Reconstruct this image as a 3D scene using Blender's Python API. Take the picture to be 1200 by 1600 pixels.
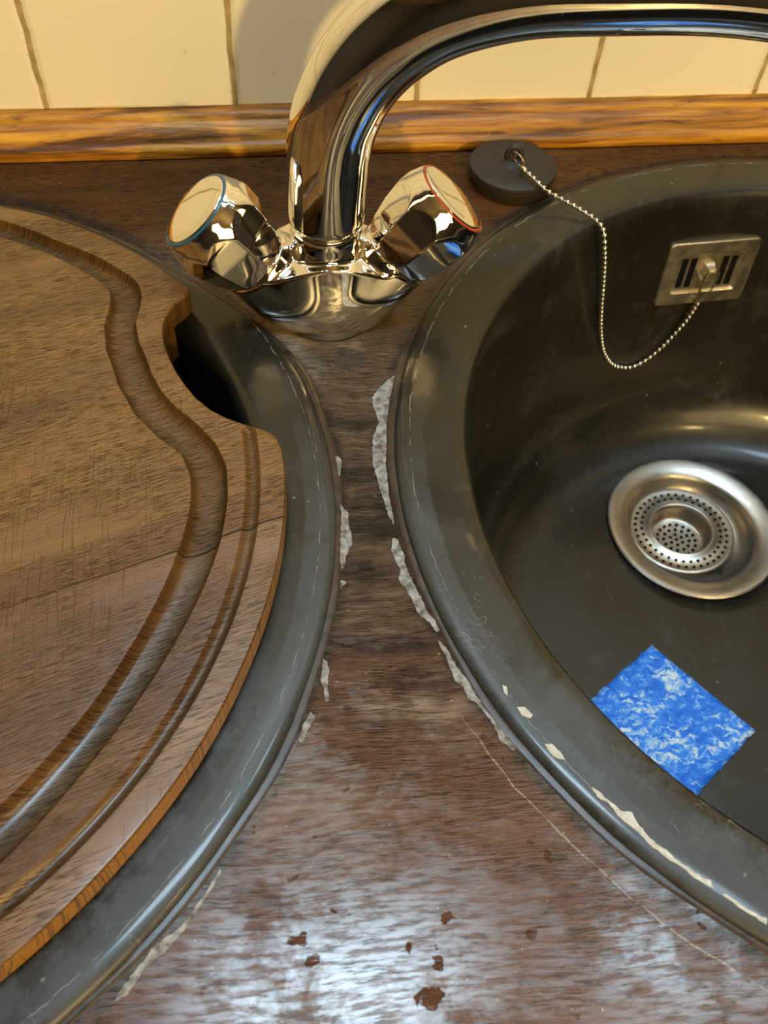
import bpy, bmesh, math, random
from math import sin, cos, pi, radians as R
from mathutils import Vector, Matrix
import numpy as np

for o in list(bpy.data.objects):
    bpy.data.objects.remove(o)
SC = bpy.context.scene
COL = SC.collection

# ------------------------------------------------------------------ camera
cam_d = bpy.data.cameras.new('camera')
cam = bpy.data.objects.new('camera', cam_d)
COL.objects.link(cam)
fw = Vector((0.11445176, 0.57749417, -0.80833241))
rt = Vector((0.99073689, -0.12621212, 0.05010911))
up = Vector((0.07308363, 0.80657981, 0.58658997))
M = Matrix((rt, up, -fw)).transposed().to_4x4()
M.translation = Vector((0, 0, 0.29))
cam.matrix_world = M
cam_d.sensor_fit = 'VERTICAL'
cam_d.sensor_height = 36
cam_d.lens = 1392.9 / 1600 * 36
cam_d.clip_start = 0.01
cam_d.dof.use_dof = True
cam_d.dof.focus_distance = 0.36
cam_d.dof.aperture_fstop = 20
SC.camera = cam

# ------------------------------------------------------------------ light
w = bpy.data.worlds.new('world'); SC.world = w; w.use_nodes = True
w.node_tree.nodes['Background'].inputs[0].default_value = (1.0, 0.78, 0.5, 1)
w.node_tree.nodes['Background'].inputs[1].default_value = 0.05
SC.view_settings.view_transform = 'Standard'
SC.view_settings.look = 'None'
SC.view_settings.gamma = 1
SC.view_settings.use_curve_mapping = False
SC.view_settings.exposure = 0.0


def area(name, loc, target, sx, sy, energy, color):
    d = bpy.data.lights.new(name, 'AREA')
    d.shape = 'RECTANGLE'; d.size = sx; d.size_y = sy; d.energy = energy; d.color = color
    o = bpy.data.objects.new(name, d); COL.objects.link(o)
    o.location = loc
    o.rotation_euler = (Vector(target) - Vector(loc)).to_track_quat('-Z', 'Y').to_euler()
    return o


def lamp(name, loc, radius, energy, color):
    d = bpy.data.lights.new(name, 'POINT'); d.energy = energy; d.color = color; d.shadow_soft_size = radius
    o = bpy.data.objects.new(name, d); COL.objects.link(o); o.location = loc
    return o


area('cool_ceiling_light', (0.03, 0.22, 1.44), (0.03, 0.22, 0), 0.42, 0.19, 12.5, (0.60, 0.83, 1.0))
area('cool_ceiling_light_right', (0.66, 0.24, 1.44), (0.66, 0.24, 0), 0.26, 0.20, 5.0, (0.60, 0.83, 1.0))
lamp('warm_wall_spot', (0.19, -0.85, 0.46), 0.022, 38, (1.0, 0.70, 0.26))
lamp('warm_wall_spot_right', (0.85, -0.60, 1.10), 0.05, 12, (1.0, 0.70, 0.27))
area('warm_room_light', (0.5, -1.3, 0.90), (0.2, 0.475, 0.1), 1.1, 0.8, 14, (1.0, 0.72, 0.32))

# ------------------------------------------------------------------ node helper
class NB:
    """small expression builder for shader node trees"""
    def __init__(self, name):
        self.m = bpy.data.materials.new(name); self.m.use_nodes = True
        self.t = self.m.node_tree; self.n = self.t.nodes; self.l = self.t.links
        self.b = self.n['Principled BSDF']
        self.co = self.n.new('ShaderNodeTexCoord').outputs['Object']

    def put(self, sock, v):
        if v is None: return
        if hasattr(v, 'links') or hasattr(v, 'is_linked'):
            self.l.new(v, sock)
        else:
            if isinstance(v, (tuple, list)) and len(v) == 3 and len(sock.default_value) == 4:
                v = (*v, 1)
            sock.default_value = v

    def math(self, op, a, b=None, c=None, clamp=False):
        x = self.n.new('ShaderNodeMath'); x.operation = op; x.use_clamp = clamp
        self.put(x.inputs[0], a); self.put(x.inputs[1], b); self.put(x.inputs[2], c)
        return x.outputs[0]

    def map(self, co=None, loc=(0, 0, 0), rot=(0, 0, 0), scale=(1, 1, 1)):
        x = self.n.new('ShaderNodeMapping'); self.put(x.inputs[0], co or self.co)
        x.inputs[1].default_value = loc; x.inputs[2].default_value = rot; x.inputs[3].default_value = scale
        return x.outputs[0]

    def noise(self, co=None, scale=5, detail=3, rough=0.5, dist=0.0, col=False):
        x = self.n.new('ShaderNodeTexNoise'); self.put(x.inputs['Vector'], co or self.co)
        x.inputs['Scale'].default_value = scale; x.inputs['Detail'].default_value = detail
        x.inputs['Roughness'].default_value = rough; x.inputs['Distortion'].default_value = dist
        return x.outputs['Color' if col else 'Fac']

    def voronoi(self, co=None, scale=5, feature='F1', out='Distance', rnd=1.0):
        x = self.n.new('ShaderNodeTexVoronoi'); self.put(x.inputs['Vector'], co or self.co)
        x.feature = feature; x.inputs['Scale'].default_value = scale
        x.inputs['Randomness'].default_value = rnd
        return x.outputs[out]

    def ramp(self, f, *stops, interp='LINEAR'):
        x = self.n.new('ShaderNodeValToRGB'); self.put(x.inputs[0], f)
        e = x.color_ramp.elements; x.color_ramp.interpolation = interp
        while len(e) > len(stops): e.remove(e[-1])
        while len(e) < len(stops): e.new(0.5)
        for el, (p, c) in zip(e, stops):
            el.position = p
            if not isinstance(c, (tuple, list)): c = (c, c, c)
            el.color = (*c, 1)
        return x.outputs[0]

    def rng(self, f, a, b, c=0.0, d=1.0, smooth=False):
        x = self.n.new('ShaderNodeMapRange'); self.put(x.inputs[0], f)
        if smooth: x.interpolation_type = 'SMOOTHSTEP'
        for i, v in enumerate((a, b, c, d)): x.inputs[i + 1].default_value = v
        return x.outputs[0]

    def mix(self, f, a, b, mode='MIX'):
        x = self.n.new('ShaderNodeMix'); x.data_type = 'RGBA'; x.blend_type = mode
        self.put(x.inputs[0], f); self.put(x.inputs[6], a); self.put(x.inputs[7], b)
        return x.outputs[2]

    def sep(self, co=None):
        x = self.n.new('ShaderNodeSeparateXYZ'); self.put(x.inputs[0], co or self.co)
        return x.outputs

    def comb(self, x_, y_, z_=0.0):
        x = self.n.new('ShaderNodeCombineXYZ'); self.put(x.inputs[0], x_); self.put(x.inputs[1], y_); self.put(x.inputs[2], z_)
        return x.outputs[0]

    def vadd(self, a, b):
        x = self.n.new('ShaderNodeVectorMath'); x.operation = 'ADD'; self.put(x.inputs[0], a); self.put(x.inputs[1], b)
        return x.outputs[0]

    def vscale(self, a, s):
        x = self.n.new('ShaderNodeVectorMath'); x.operation = 'SCALE'; self.put(x.inputs[0], a); x.inputs['Scale'].default_value = s
        return x.outputs[0]

    def warp(self, scale, amt, co=None, detail=2):
        """coordinates displaced by noise"""
        co = co or self.co
        nz = self.noise(co, scale, detail, 0.55, col=True)
        return self.vadd(co, self.vscale(self.vadd(nz, (-0.5, -0.5, -0.5)), amt))

    def bump(self, h, strength=0.3, dist=0.001, prev=None):
        x = self.n.new('ShaderNodeBump'); x.inputs['Strength'].default_value = strength
        x.inputs['Distance'].default_value = dist; self.put(x.inputs['Height'], h)
        if prev is not None: self.put(x.inputs['Normal'], prev)
        return x.outputs[0]

    def blob(self, co, x, y, rx, ry, soft=0.5, ang=0.0):
        """1 inside an ellipse about (x, y), 0 outside"""
        mp = self.map(co, loc=(0, 0, 0), rot=(0, 0, 0))
        s = self.sep(mp)
        dx = self.math('SUBTRACT', s[0], x); dy = self.math('SUBTRACT', s[1], y)
        ca, sa = cos(ang), sin(ang)
        u = self.math('DIVIDE', self.math('ADD', self.math('MULTIPLY', dx, ca), self.math('MULTIPLY', dy, sa)), rx)
        v = self.math('DIVIDE', self.math('SUBTRACT', self.math('MULTIPLY', dy, ca), self.math('MULTIPLY', dx, sa)), ry)
        d = self.math('SQRT', self.math('ADD', self.math('MULTIPLY', u, u), self.math('MULTIPLY', v, v)))
        return self.rng(d, 1 - soft, 1 + soft, 1, 0, smooth=True)

    def radius(self, co, cx, cy):
        s = self.sep(co)
        dx = self.math('SUBTRACT', s[0], cx); dy = self.math('SUBTRACT', s[1], cy)
        return self.math('SQRT', self.math('ADD', self.math('MULTIPLY', dx, dx), self.math('MULTIPLY', dy, dy)))

    def out(self, color=None, rough=None, metal=None, normal=None, coat=None, coat_rough=None, spec=None, ior=None):
        i = self.b.inputs
        self.put(i['Base Color'], color); self.put(i['Roughness'], rough); self.put(i['Metallic'], metal)
        self.put(i['Normal'], normal); self.put(i['Coat Weight'], coat); self.put(i['Coat Roughness'], coat_rough)
        self.put(i['Specular IOR Level'], spec); self.put(i['IOR'], ior)
        return self.m


LC = (-0.20305, 0.22284)      # centre of the left sink
RC = (0.27362, 0.21404)       # centre of the right sink

# ------------------------------------------------------------------ materials
def mat_worktop():
    b = NB('worktop_wood')
    co = b.map(rot=(0, 0, R(2.5)))
    cw = b.warp(9, 0.012, co)
    tone = b.noise(b.map(cw, scale=(3, 34, 1)), 1, 5, 0.6, 0.4)
    fine = b.noise(b.map(cw, scale=(22, 420, 1)), 1, 4, 0.6, 0.2)
    pore_f = b.noise(b.map(cw, scale=(110, 2100, 1)), 1, 3, 0.55, 0.15)
    pore_m = b.noise(b.map(cw, scale=(14, 60, 1)), 1, 2, 0.5)
    pores = b.math('MULTIPLY', b.rng(pore_f, 0.54, 0.62), b.rng(pore_m, 0.38, 0.56))
    col = b.ramp(tone, (0.28, (0.040, 0.017, 0.008)), (0.5, (0.085, 0.038, 0.018)), (0.72, (0.145, 0.066, 0.031)))
    col = b.mix(b.rng(fine, 0.35, 0.7, 0.0, 0.45), col, (0.045, 0.020, 0.012))
    # the back strip is darker and yellower
    s = b.sep(b.warp(18, 0.03))
    back = b.rng(s[1], 0.355, 0.40, 0, 1, smooth=True)
    backc = b.mix(b.rng(tone, 0.3, 0.75), (0.038, 0.013, 0.002), (0.125, 0.048, 0.007))
    col = b.mix(b.math('MULTIPLY', back, 0.85), col, backc)
    # worn strip between the sinks: bare grey-brown wood
    wc = b.warp(40, 0.02, None, 4)
    worn = b.math('MULTIPLY', b.blob(wc, 0.036, 0.205, 0.05, 0.105, 0.35), 0.85)
    wn = b.noise(b.map(cw, scale=(38, 210, 1)), 1, 6, 0.75)
    wcol = b.ramp(wn, (0.34, (0.026, 0.018, 0.012)), (0.48, (0.078, 0.055, 0.038)), (0.60, (0.125, 0.093, 0.066)), (0.74, (0.21, 0.165, 0.125)))
    col = b.mix(worn, col, wcol)
    # stains
    wst = b.warp(48, 0.024, None, 6)
    brk = b.noise(b.map(cw, scale=(35, 190, 1)), 1, 5, 0.7)
    def stain(col, x, y, rx, ry, c, a, ang=R(-3), soft=0.55, lo=0.34, hi=0.50):
        f = b.math('MULTIPLY', b.blob(wst, x, y, rx, ry, soft, ang), b.rng(brk, lo, hi, 0, a))
        return b.mix(f, col, c)
    col = stain(col, 0.036, 0.1475, 0.019, 0.0034, (0.008, 0.009, 0.012), 1.0)
    col = stain(col, 0.047, 0.1335, 0.019, 0.0046, (0.008, 0.009, 0.010), 1.0)
    col = stain(col, 0.040, 0.1235, 0.019, 0.0050, (0.30, 0.25, 0.19), 0.65, lo=0.36, hi=0.55)
    col = stain(col, 0.036, 0.203, 0.013, 0.012, (0.012, 0.008, 0.006), 0.95)
    col = stain(col, 0.030, 0.180, 0.014, 0.004, (0.012, 0.008, 0.006), 0.9)
    col = stain(col, 0.036, 0.255, 0.012, 0.005, (0.014, 0.010, 0.007), 0.8)
    col = stain(col, 0.033, 0.225, 0.012, 0.006, (0.014, 0.010, 0.007), 0.8)
    col = stain(col, 0.031, 0.300, 0.020, 0.010, (0.040, 0.030, 0.022), 0.8)
    col = stain(col, 0.003, 0.330, 0.009, 0.030, (0.22, 0.14, 0.05), 0.9, ang=R(35), lo=0.3, hi=0.5)
    col = stain(col, 0.012, 0.300, 0.006, 0.020, (0.20, 0.18, 0.15), 0.6, ang=R(25))
    col = stain(col, 0.060, 0.315, 0.012, 0.022, (0.050, 0.034, 0.012), 0.85, ang=R(-25), lo=0.3)
    # varnish chips on the near part
    chv = b.noise(b.warp(70, 0.01), 95, 3, 0.55)
    region = b.rng(b.noise(None, 22, 2, 0.5), 0.42, 0.56)
    near = b.rng(s[1], 0.125, 0.105, 0, 1)
    chips = b.math('MULTIPLY', b.math('MULTIPLY', b.rng(chv, 0.672, 0.685), region), near)
    big = b.math('MAXIMUM', b.blob(b.warp(200, 0.012, None, 5), 0.034, 0.0335, 0.0042, 0.0030, 0.08),
                 b.blob(b.warp(200, 0.010, None, 5), -0.0045, 0.0545, 0.0028, 0.0014, 0.1))
    for (x, y, r_) in ((-0.001, 0.0478, 0.0022), (0.041, 0.0545, 0.0016), (0.0655, 0.0468, 0.0016), (0.036, 0.0425, 0.0016), (0.028, 0.047, 0.0012), (0.0144, 0.0975, 0.0009), (0.071, 0.073, 0.001)):
        big = b.math('MAXIMUM', big, b.blob(b.warp(240, 0.008, None, 5), x, y, r_, r_, 0.1))
    chips = b.math('MAXIMUM', chips, big)
    col = b.mix(chips, col, (0.070, 0.026, 0.012))
    # rubbed rings along both sinks and the scored line
    rl = b.math('ADD', b.radius(b.warp(60, 0.004), *LC), b.rng(s[1], 0.275, 0.38, 0, 0.013)); rr = b.radius(b.warp(60, 0.003), *RC)
    ringl = b.rng(rl, 0.2290, 0.2325, 1, 0); ringr = b.rng(rr, 0.2300, 0.2330, 1, 0)
    ring = b.math('MAXIMUM', ringl, ringr)
    edge_n = b.noise(None, 160, 4, 0.7)
    col = b.mix(b.rng(s[1], 0.19, 0.13, 0, 0.35), col, b.mix(tone, (0.050, 0.017, 0.010), (0.15, 0.060, 0.038)))
    col = b.mix(b.math('MULTIPLY', ring, b.rng(edge_n, 0.35, 0.55, 0.35, 1.0)), col, (0.022, 0.014, 0.010))
    line = b.math('MULTIPLY', b.rng(b.math('ABSOLUTE', b.math('SUBTRACT', rr, 0.2372)), 0.0002, 0.0006, 1, 0), near)
    line_n = b.noise(b.map(scale=(1, 1, 1)), 90, 3, 0.6)
    col = b.mix(b.math('MULTIPLY', line, b.rng(line_n, 0.38, 0.5, 0.2, 0.9)), col, (0.28, 0.23, 0.18))
    # pale scratches and specks
    sp = b.voronoi(b.warp(30, 0.01), 200)
    specks = b.math('MULTIPLY', b.rng(sp, 0.055, 0.085, 1, 0), b.rng(b.noise(None, 40, 2), 0.46, 0.56))
    col = b.mix(b.math('MULTIPLY', specks, 0.6), col, (0.45, 0.42, 0.36))
    col = b.mix(b.math('MULTIPLY', pores, 0.8), col, (0.018, 0.010, 0.008))
    # gloss: thick varnish near, matte where worn
    gl = b.noise(b.warp(30, 0.02), 26, 4, 0.6)
    film = b.rng(b.noise(b.warp(24, 0.03, None, 4), 17, 6, 0.68), 0.43, 0.50, 0.28, 1)
    tiny = b.rng(b.noise(b.map(cw, scale=(90, 500, 1)), 1, 5, 0.7), 0.42, 0.56, 0.25, 1)
    film = b.math('MULTIPLY', film, tiny)
    rough = b.rng(gl, 0.35, 0.65, 0.30, 0.46)
    rough = b.math('ADD', rough, b.math('MULTIPLY', worn, 0.32))
    rough = b.math('ADD', rough, b.math('MULTIPLY', chips, 0.45), clamp=True)
    micro = b.noise(b.map(cw, scale=(150, 900, 1)), 1, 4, 0.7)
    h = b.math('SUBTRACT', b.math('MULTIPLY', micro, 0.35), b.math('MULTIPLY', pores, 1.0))
    h = b.math('SUBTRACT', h, b.math('MULTIPLY', chips, 1.2))
    h = b.math('SUBTRACT', h, b.math('MULTIPLY', line, 0.8))
    n1 = b.bump(h, 1.0, 0.0006)
    n2 = b.bump(b.noise(b.map(cw, scale=(160, 620, 1)), 1, 5, 0.72), 0.8, 0.0010, n1)
    coat = b.math('SUBTRACT', b.math('SUBTRACT', b.math('MULTIPLY', film, 1.0), b.math('MULTIPLY', worn, 0.65)), b.math('MULTIPLY', chips, 0.7), clamp=True)
    return b.out(col, rough, 0.0, n2, spec=b.math('SUBTRACT', 0.42, b.math('MULTIPLY', b.math('MAXIMUM', worn, back), 0.27)), coat=b.math('SUBTRACT', coat, b.math('MULTIPLY', back, 0.7), clamp=True), coat_rough=0.20)


def mat_board():
    b = NB('chopping_board_wood')
    co = b.map(rot=(0, 0, R(-17)))          # x runs along the grain
    s0 = b.sep(co)
    # seam between two boards: offset of the pattern below it
    seam_y = 0.1883                          # in rotated coordinates
    wob = b.math('MULTIPLY', b.math('SUBTRACT', b.noise(co, 30, 2), 0.5), 0.004)
    sy = b.math('ADD', s0[1], wob)
    low = b.rng(b.math('SUBTRACT', sy, seam_y), -0.0004, 0.0004, 1, 0)
    co2 = b.vadd(co, b.comb(b.math('MULTIPLY', low, 0.37), b.math('MULTIPLY', low, 0.11), 0.0))
    cw = b.warp(7, 0.016, co2)
    tone = b.noise(b.map(cw, scale=(4, 30, 1)), 1, 5, 0.6, 0.5)
    fine = b.noise(b.map(cw, scale=(24, 330, 1)), 1, 4, 0.6, 0.2)
    pf = b.noise(b.map(cw, scale=(120, 2100, 1)), 1, 3, 0.5, 0.1)
    pm = b.noise(b.map(cw, scale=(12, 40, 1)), 1, 2, 0.5)
    pores = b.math('MULTIPLY', b.rng(pf, 0.54, 0.62), b.rng(pm, 0.34, 0.52))
    up_ = b.ramp(tone, (0.28, (0.090, 0.037, 0.008)), (0.5, (0.175, 0.080, 0.018)), (0.74, (0.265, 0.130, 0.032)))
    lo_ = b.ramp(tone, (0.28, (0.055, 0.023, 0.010)), (0.5, (0.120, 0.054, 0.020)), (0.74, (0.195, 0.094, 0.036)))
    col = b.mix(low, up_, lo_)
    col = b.mix(b.rng(fine, 0.4, 0.75, 0.0, 0.35), col, (0.065, 0.027, 0.012))
    # cross scratches from knives
    sc = b.noise(b.map(b.warp(12, 0.01), rot=(0, 0, R(28)), scale=(1500, 35, 1)), 1, 2, 0.5)
    scm = b.rng(b.noise(None, 14, 2), 0.5, 0.62)
    scr = b.math('MULTIPLY', b.rng(sc, 0.60, 0.68), scm)
    col = b.mix(b.math('MULTIPLY', scr, 0.22), col, (0.24, 0.13, 0.05))
    # paler rim near the edge; shade in the grooves painted as dark brown
    r = b.radius(b.co, *LC)
    rn = b.math('ADD', r, b.math('MULTIPLY', b.math('SUBTRACT', b.noise(None, 60, 3), 0.5), 0.003))
    outer = b.math('MULTIPLY', b.rng(rn, 0.1955, 0.1975), low)
    col = b.mix(b.math('MULTIPLY', outer, 0.5), col, b.mix(tone, (0.15, 0.080, 0.033), (0.27, 0.155, 0.070)))
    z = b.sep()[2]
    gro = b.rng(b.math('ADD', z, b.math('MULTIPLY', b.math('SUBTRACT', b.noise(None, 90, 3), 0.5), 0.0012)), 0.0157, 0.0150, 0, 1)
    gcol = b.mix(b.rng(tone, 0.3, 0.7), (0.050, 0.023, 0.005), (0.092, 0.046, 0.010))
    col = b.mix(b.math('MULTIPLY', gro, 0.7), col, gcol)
    side = b.math('MULTIPLY', b.rng(r, 0.2040, 0.2048), b.rng(z, 0.0150, 0.0140))
    col = b.mix(side, col, (0.26, 0.125, 0.022))
    col = b.mix(b.math('MULTIPLY', b.math('MULTIPLY', pores, b.rng(r, 0.2040, 0.2050, 1, 0.2)), 0.6), col, (0.030, 0.012, 0.006))
    # open crack in the seam towards the edge
    crk = b.math('MULTIPLY', b.rng(b.math('ABSOLUTE', b.math('SUBTRACT', sy, seam_y)), 0.00015, 0.00040, 1, 0), b.rng(r, 0.150, 0.186, 0.25, 1))
    crk = b.math('MULTIPLY', crk, b.rng(r, 0.13, 0.16))
    col = b.mix(crk, col, (0.010, 0.006, 0.004))
    rough = b.rng(b.noise(b.warp(25, 0.02), 30, 3), 0.3, 0.7, 0.30, 0.48)
    micro = b.noise(b.map(cw, scale=(120, 800, 1)), 1, 4, 0.7)
    h = b.math('SUBTRACT', b.math('MULTIPLY', micro, 0.5), pores)
    h = b.math('SUBTRACT', h, b.math('MULTIPLY', crk, 3.0))
    h = b.math('ADD', h, b.math('MULTIPLY', scr, -0.4))
    n1 = b.bump(h, 1.0, 0.0007)
    n2 = b.bump(b.noise(b.map(cw, scale=(120, 620, 1)), 1, 5, 0.7), 0.5, 0.0005, n1)
    return b.out(col, rough, 0.0, n2, spec=0.4, coat=b.math('ADD', 0.08, b.math('MULTIPLY', low, 0.35)), coat_rough=0.22)


def mat_trim():
    b = NB('varnished_trim_wood')
    cw = b.warp(10, 0.01)
    t = b.noise(b.map(cw, scale=(7, 120, 160)), 1, 5, 0.62, 0.5)
    col = b.ramp(t, (0.36, (0.085, 0.028, 0.004)), (0.48, (0.32, 0.125, 0.012)), (0.66, (0.62, 0.30, 0.030)))
    d = b.noise(b.map(b.warp(25, 0.02), scale=(30, 130, 130)), 1, 4, 0.6)
    col = b.mix(b.rng(d, 0.60, 0.70, 0, 0.6), col, (0.040, 0.016, 0.008))
    n = b.bump(b.noise(b.map(scale=(60, 420, 420)), 1, 4), 0.7, 0.0012)
    return b.out(col, 0.42, 0.0, n, coat=0.1, coat_rough=0.3, spec=0.25)


def mat_tiles():
    b = NB('cream_wall_tiles')
    s = b.sep(); 
    wob = b.math('MULTIPLY', b.math('SUBTRACT', b.noise(None, 55, 4, 0.6), 0.5), 0.0034)
    lean = b.math('MULTIPLY', s[2], 0.0)
    u = b.math('ADD', b.math('ADD', s[0], 0.1093), b.math('ADD', wob, lean))
    du = b.math('ABSOLUTE', b.math('SUBTRACT', b.math('FRACT', b.math('ADD', b.math('DIVIDE', u, 0.1008), 0.5)), 0.5))
    dm = b.math('MULTIPLY', du, 0.1008)
    v = b.math('ADD', b.math('ADD', s[2], -0.118), wob)
    dv = b.math('ABSOLUTE', b.math('SUBTRACT', b.math('FRACT', b.math('ADD', b.math('DIVIDE', v, 0.1008), 0.5)), 0.5))
    dn = b.math('MULTIPLY', dv, 0.1008)
    d = b.math('MINIMUM', dm, dn)
    g = b.rng(d, 0.00125, 0.00165, 1, 0)
    body = b.mix(b.rng(b.noise(None, 6, 3), 0.35, 0.65), (0.83, 0.76, 0.58), (0.87, 0.80, 0.62))
    gc = b.mix(b.rng(b.noise(None, 120, 4), 0.35, 0.65), (0.30, 0.22, 0.09), (0.50, 0.38, 0.17))
    edge = b.rng(d, 0.0016, 0.0024, 0.6, 0)
    spots = b.math('MULTIPLY', b.rng(b.voronoi(None, 38), 0.03, 0.06, 1, 0), 0.5)
    col = b.mix(spots, body, (0.42, 0.33, 0.2))
    col = b.mix(b.math('MULTIPLY', edge, 0.3), col, (0.5, 0.38, 0.22))
    col = b.mix(g, col, gc)
    h = b.rng(d, 0.001, 0.004, 0, 1, smooth=True)
    n = b.bump(h, 0.5, 0.0012)
    n = b.bump(b.noise(None, 20, 2), 0.1, 0.002, n)
    rough = b.math('ADD', 0.22, b.math('MULTIPLY', g, 0.6))
    return b.out(col, rough, 0.0, n, spec=0.4)


def mat_sink(centre):
    b = NB('dark_composite_sink')
    n1 = b.noise(b.warp(20, 0.02), 14, 4, 0.6)
    col = b.mix(b.rng(n1, 0.35, 0.65), (0.010, 0.009, 0.006), (0.016, 0.0145, 0.011))
    # limescale film, scratches and fluff
    film = b.rng(b.noise(b.warp(45, 0.02), 34, 5, 0.7), 0.56, 0.74, 0, 0.16)
    col = b.mix(film, col, (0.14, 0.14, 0.13))
    scr = None
    for a, sx in ((15, 1), (70, 1.3), (128, 0.9)):
        q = b.noise(b.map(b.warp(20, 0.02), rot=(0, 0, R(a)), scale=(1700 * sx, 70, 60)), 1, 2, 0.5)
        q = b.rng(q, 0.72, 0.75)
        scr = q if scr is None else b.math('MAXIMUM', scr, q)
    scr = b.math('MULTIPLY', scr, b.rng(b.noise(None, 16, 3), 0.46, 0.6))
    col = b.mix(b.math('MULTIPLY', scr, 0.30), col, (0.22, 0.22, 0.21))
    sp = b.rng(b.voronoi(b.warp(50, 0.01), 85), 0.035, 0.07, 1, 0)
    spm = b.math('MULTIPLY', sp, b.rng(b.noise(None, 30, 2), 0.5, 0.58, 0, 0.55))
    col = b.mix(spm, col, (0.35, 0.32, 0.26))
    # hair-fine curved scratches, dense in two rubbed spots
    cs = b.noise(b.warp(35, 0.02, None, 1), 120, 1, 0.4)
    cs2 = b.noise(b.map(b.warp(50, 0.02, None, 1), loc=(3, 1, 0), scale=(1, 2.4, 1)), 95, 1, 0.4)
    fine_ = b.math('MAXIMUM', b.rng(b.math('ABSOLUTE', b.math('SUBTRACT', cs, 0.5)), 0.001, 0.0042, 1, 0), b.rng(b.math('ABSOLUTE', b.math('SUBTRACT', cs2, 0.52)), 0.001, 0.0042, 1, 0))
    spots_ = b.math('MAXIMUM', b.blob(b.co, 0.066, 0.155, 0.014, 0.022, 0.5), b.blob(b.co, 0.135, 0.072, 0.03, 0.02, 0.6))
    spots_ = b.math('MAXIMUM', spots_, b.blob(b.co, -0.05, 0.06, 0.05, 0.02, 0.6, R(45)))
    spots_ = b.math('MULTIPLY', spots_, b.rng(b.sep()[0], 0.0, 0.03, 0.35, 1))
    fine_ = b.math('MULTIPLY', b.math('MULTIPLY', fine_, b.rng(b.noise(None, 110, 3), 0.45, 0.6)), b.math('MAXIMUM', b.math('MULTIPLY', spots_, 0.5), 0.05))
    col = b.mix(fine_, col, (0.40, 0.40, 0.38))
    # worn pale line near the outer edge of the rim
    r = b.radius(b.warp(120, 0.0035, None, 4), *centre)
    sy_ = b.sep()[1]; z = b.sep()[2]
    ln = b.math('MULTIPLY', b.rng(b.math('ABSOLUTE', b.math('SUBTRACT', r, 0.2190)), 0.00005, 0.00025, 1, 0), b.rng(z, -0.005, 0.0, 0, 1))
    ln = b.math('MULTIPLY', ln, b.rng(b.noise(None, 120, 4, 0.7), 0.45, 0.55, 0, 0.7))
    col = b.mix(ln, col, (0.34, 0.34, 0.31))
    rough = b.rng(b.noise(b.warp(30, 0.03), 28, 4, 0.65), 0.35, 0.7, 0.26, 0.40)
    cloud = b.math('MULTIPLY', b.rng(b.noise(b.warp(50, 0.02, None, 4), 48, 5, 0.7), 0.46, 0.56), b.rng(sy_, 0.17, 0.09, 0, 1))
    outer = b.math('MULTIPLY', b.rng(r, 0.2125, 0.2135), b.rng(sy_, 0.27, 0.20, 0, 1))
    cloud = b.math('MAXIMUM', cloud, b.math('MULTIPLY', outer, b.rng(b.noise(None, 90, 4, 0.7), 0.3, 0.5, 0.3, 0.9)))
    cloud = b.math('MULTIPLY', cloud, b.rng(z, -0.006, 0.0, 0, 1))
    col = b.mix(b.math('MULTIPLY', cloud, 0.5), col, (0.055, 0.062, 0.074))
    rough = b.math('ADD', rough, b.math('MULTIPLY', cloud, 0.14))
    n = b.bump(b.noise(None, 900, 2), 0.08, 0.0002)
    n = b.bump(b.math('MULTIPLY', scr, -1), 0.3, 0.0002, n)
    return b.out(col, rough, 0.0, n, spec=0.4, coat=0.25, coat_rough=0.11)


def mat_chrome(name='chrome', rough=0.05, grime=0.5, base=(0.86, 0.85, 0.83)):
    b = NB(name)
    g = b.rng(b.noise(b.warp(30, 0.02), 60, 5, 0.7), 0.55, 0.75, 0, grime)
    col = b.mix(g, base, (0.52, 0.46, 0.36))
    rg = b.math('ADD', rough, b.math('MULTIPLY', g, 0.18))
    sp = b.rng(b.voronoi(None, 260), 0.05, 0.1, 1, 0)
    sp = b.math('MULTIPLY', sp, b.rng(b.noise(None, 90, 2), 0.55, 0.6))
    col = b.mix(b.math('MULTIPLY', sp, 0.5), col, (0.6, 0.55, 0.45))
    n = b.bump(b.noise(None, 45, 2), 0.05, 0.001)
    return b.out(col, b.math('ADD', rg, b.math('MULTIPLY', sp, 0.3)), 1.0, n)


def mat_steel(name='brushed_steel', col=(0.55, 0.52, 0.47), rough=0.33):
    b = NB(name)
    n1 = b.noise(b.warp(60, 0.01), 120, 4, 0.6)
    c = b.mix(b.rng(n1, 0.4, 0.7, 0, 0.5), col, tuple(x * 0.72 for x in col))
    return b.out(c, b.rng(n1, 0.3, 0.7, rough - 0.06, rough + 0.1), 1.0, b.bump(b.noise(None, 900, 2), 0.08, 0.0002))


def mat_plain(name, col, rough=0.5, metal=0.0, nz=0.15, scale=120, spec=0.5):
    b = NB(name)
    n1 = b.noise(None, scale, 4, 0.6)
    c = b.mix(b.rng(n1, 0.3, 0.7), tuple(x * (1 - nz) for x in col), tuple(min(1, x * (1 + nz)) for x in col))
    return b.out(c, rough, metal, b.bump(n1, 0.2, 0.0004), spec=spec)


def mat_residue():
    b = NB('old_silicone')
    n1 = b.noise(None, 260, 5, 0.65)
    c = b.ramp(n1, (0.36, (0.06, 0.05, 0.045)), (0.46, (0.15, 0.145, 0.14)), (0.62, (0.29, 0.295, 0.30)))
    return b.out(c, 0.6, 0.0, b.bump(n1, 0.8, 0.0006))


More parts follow.
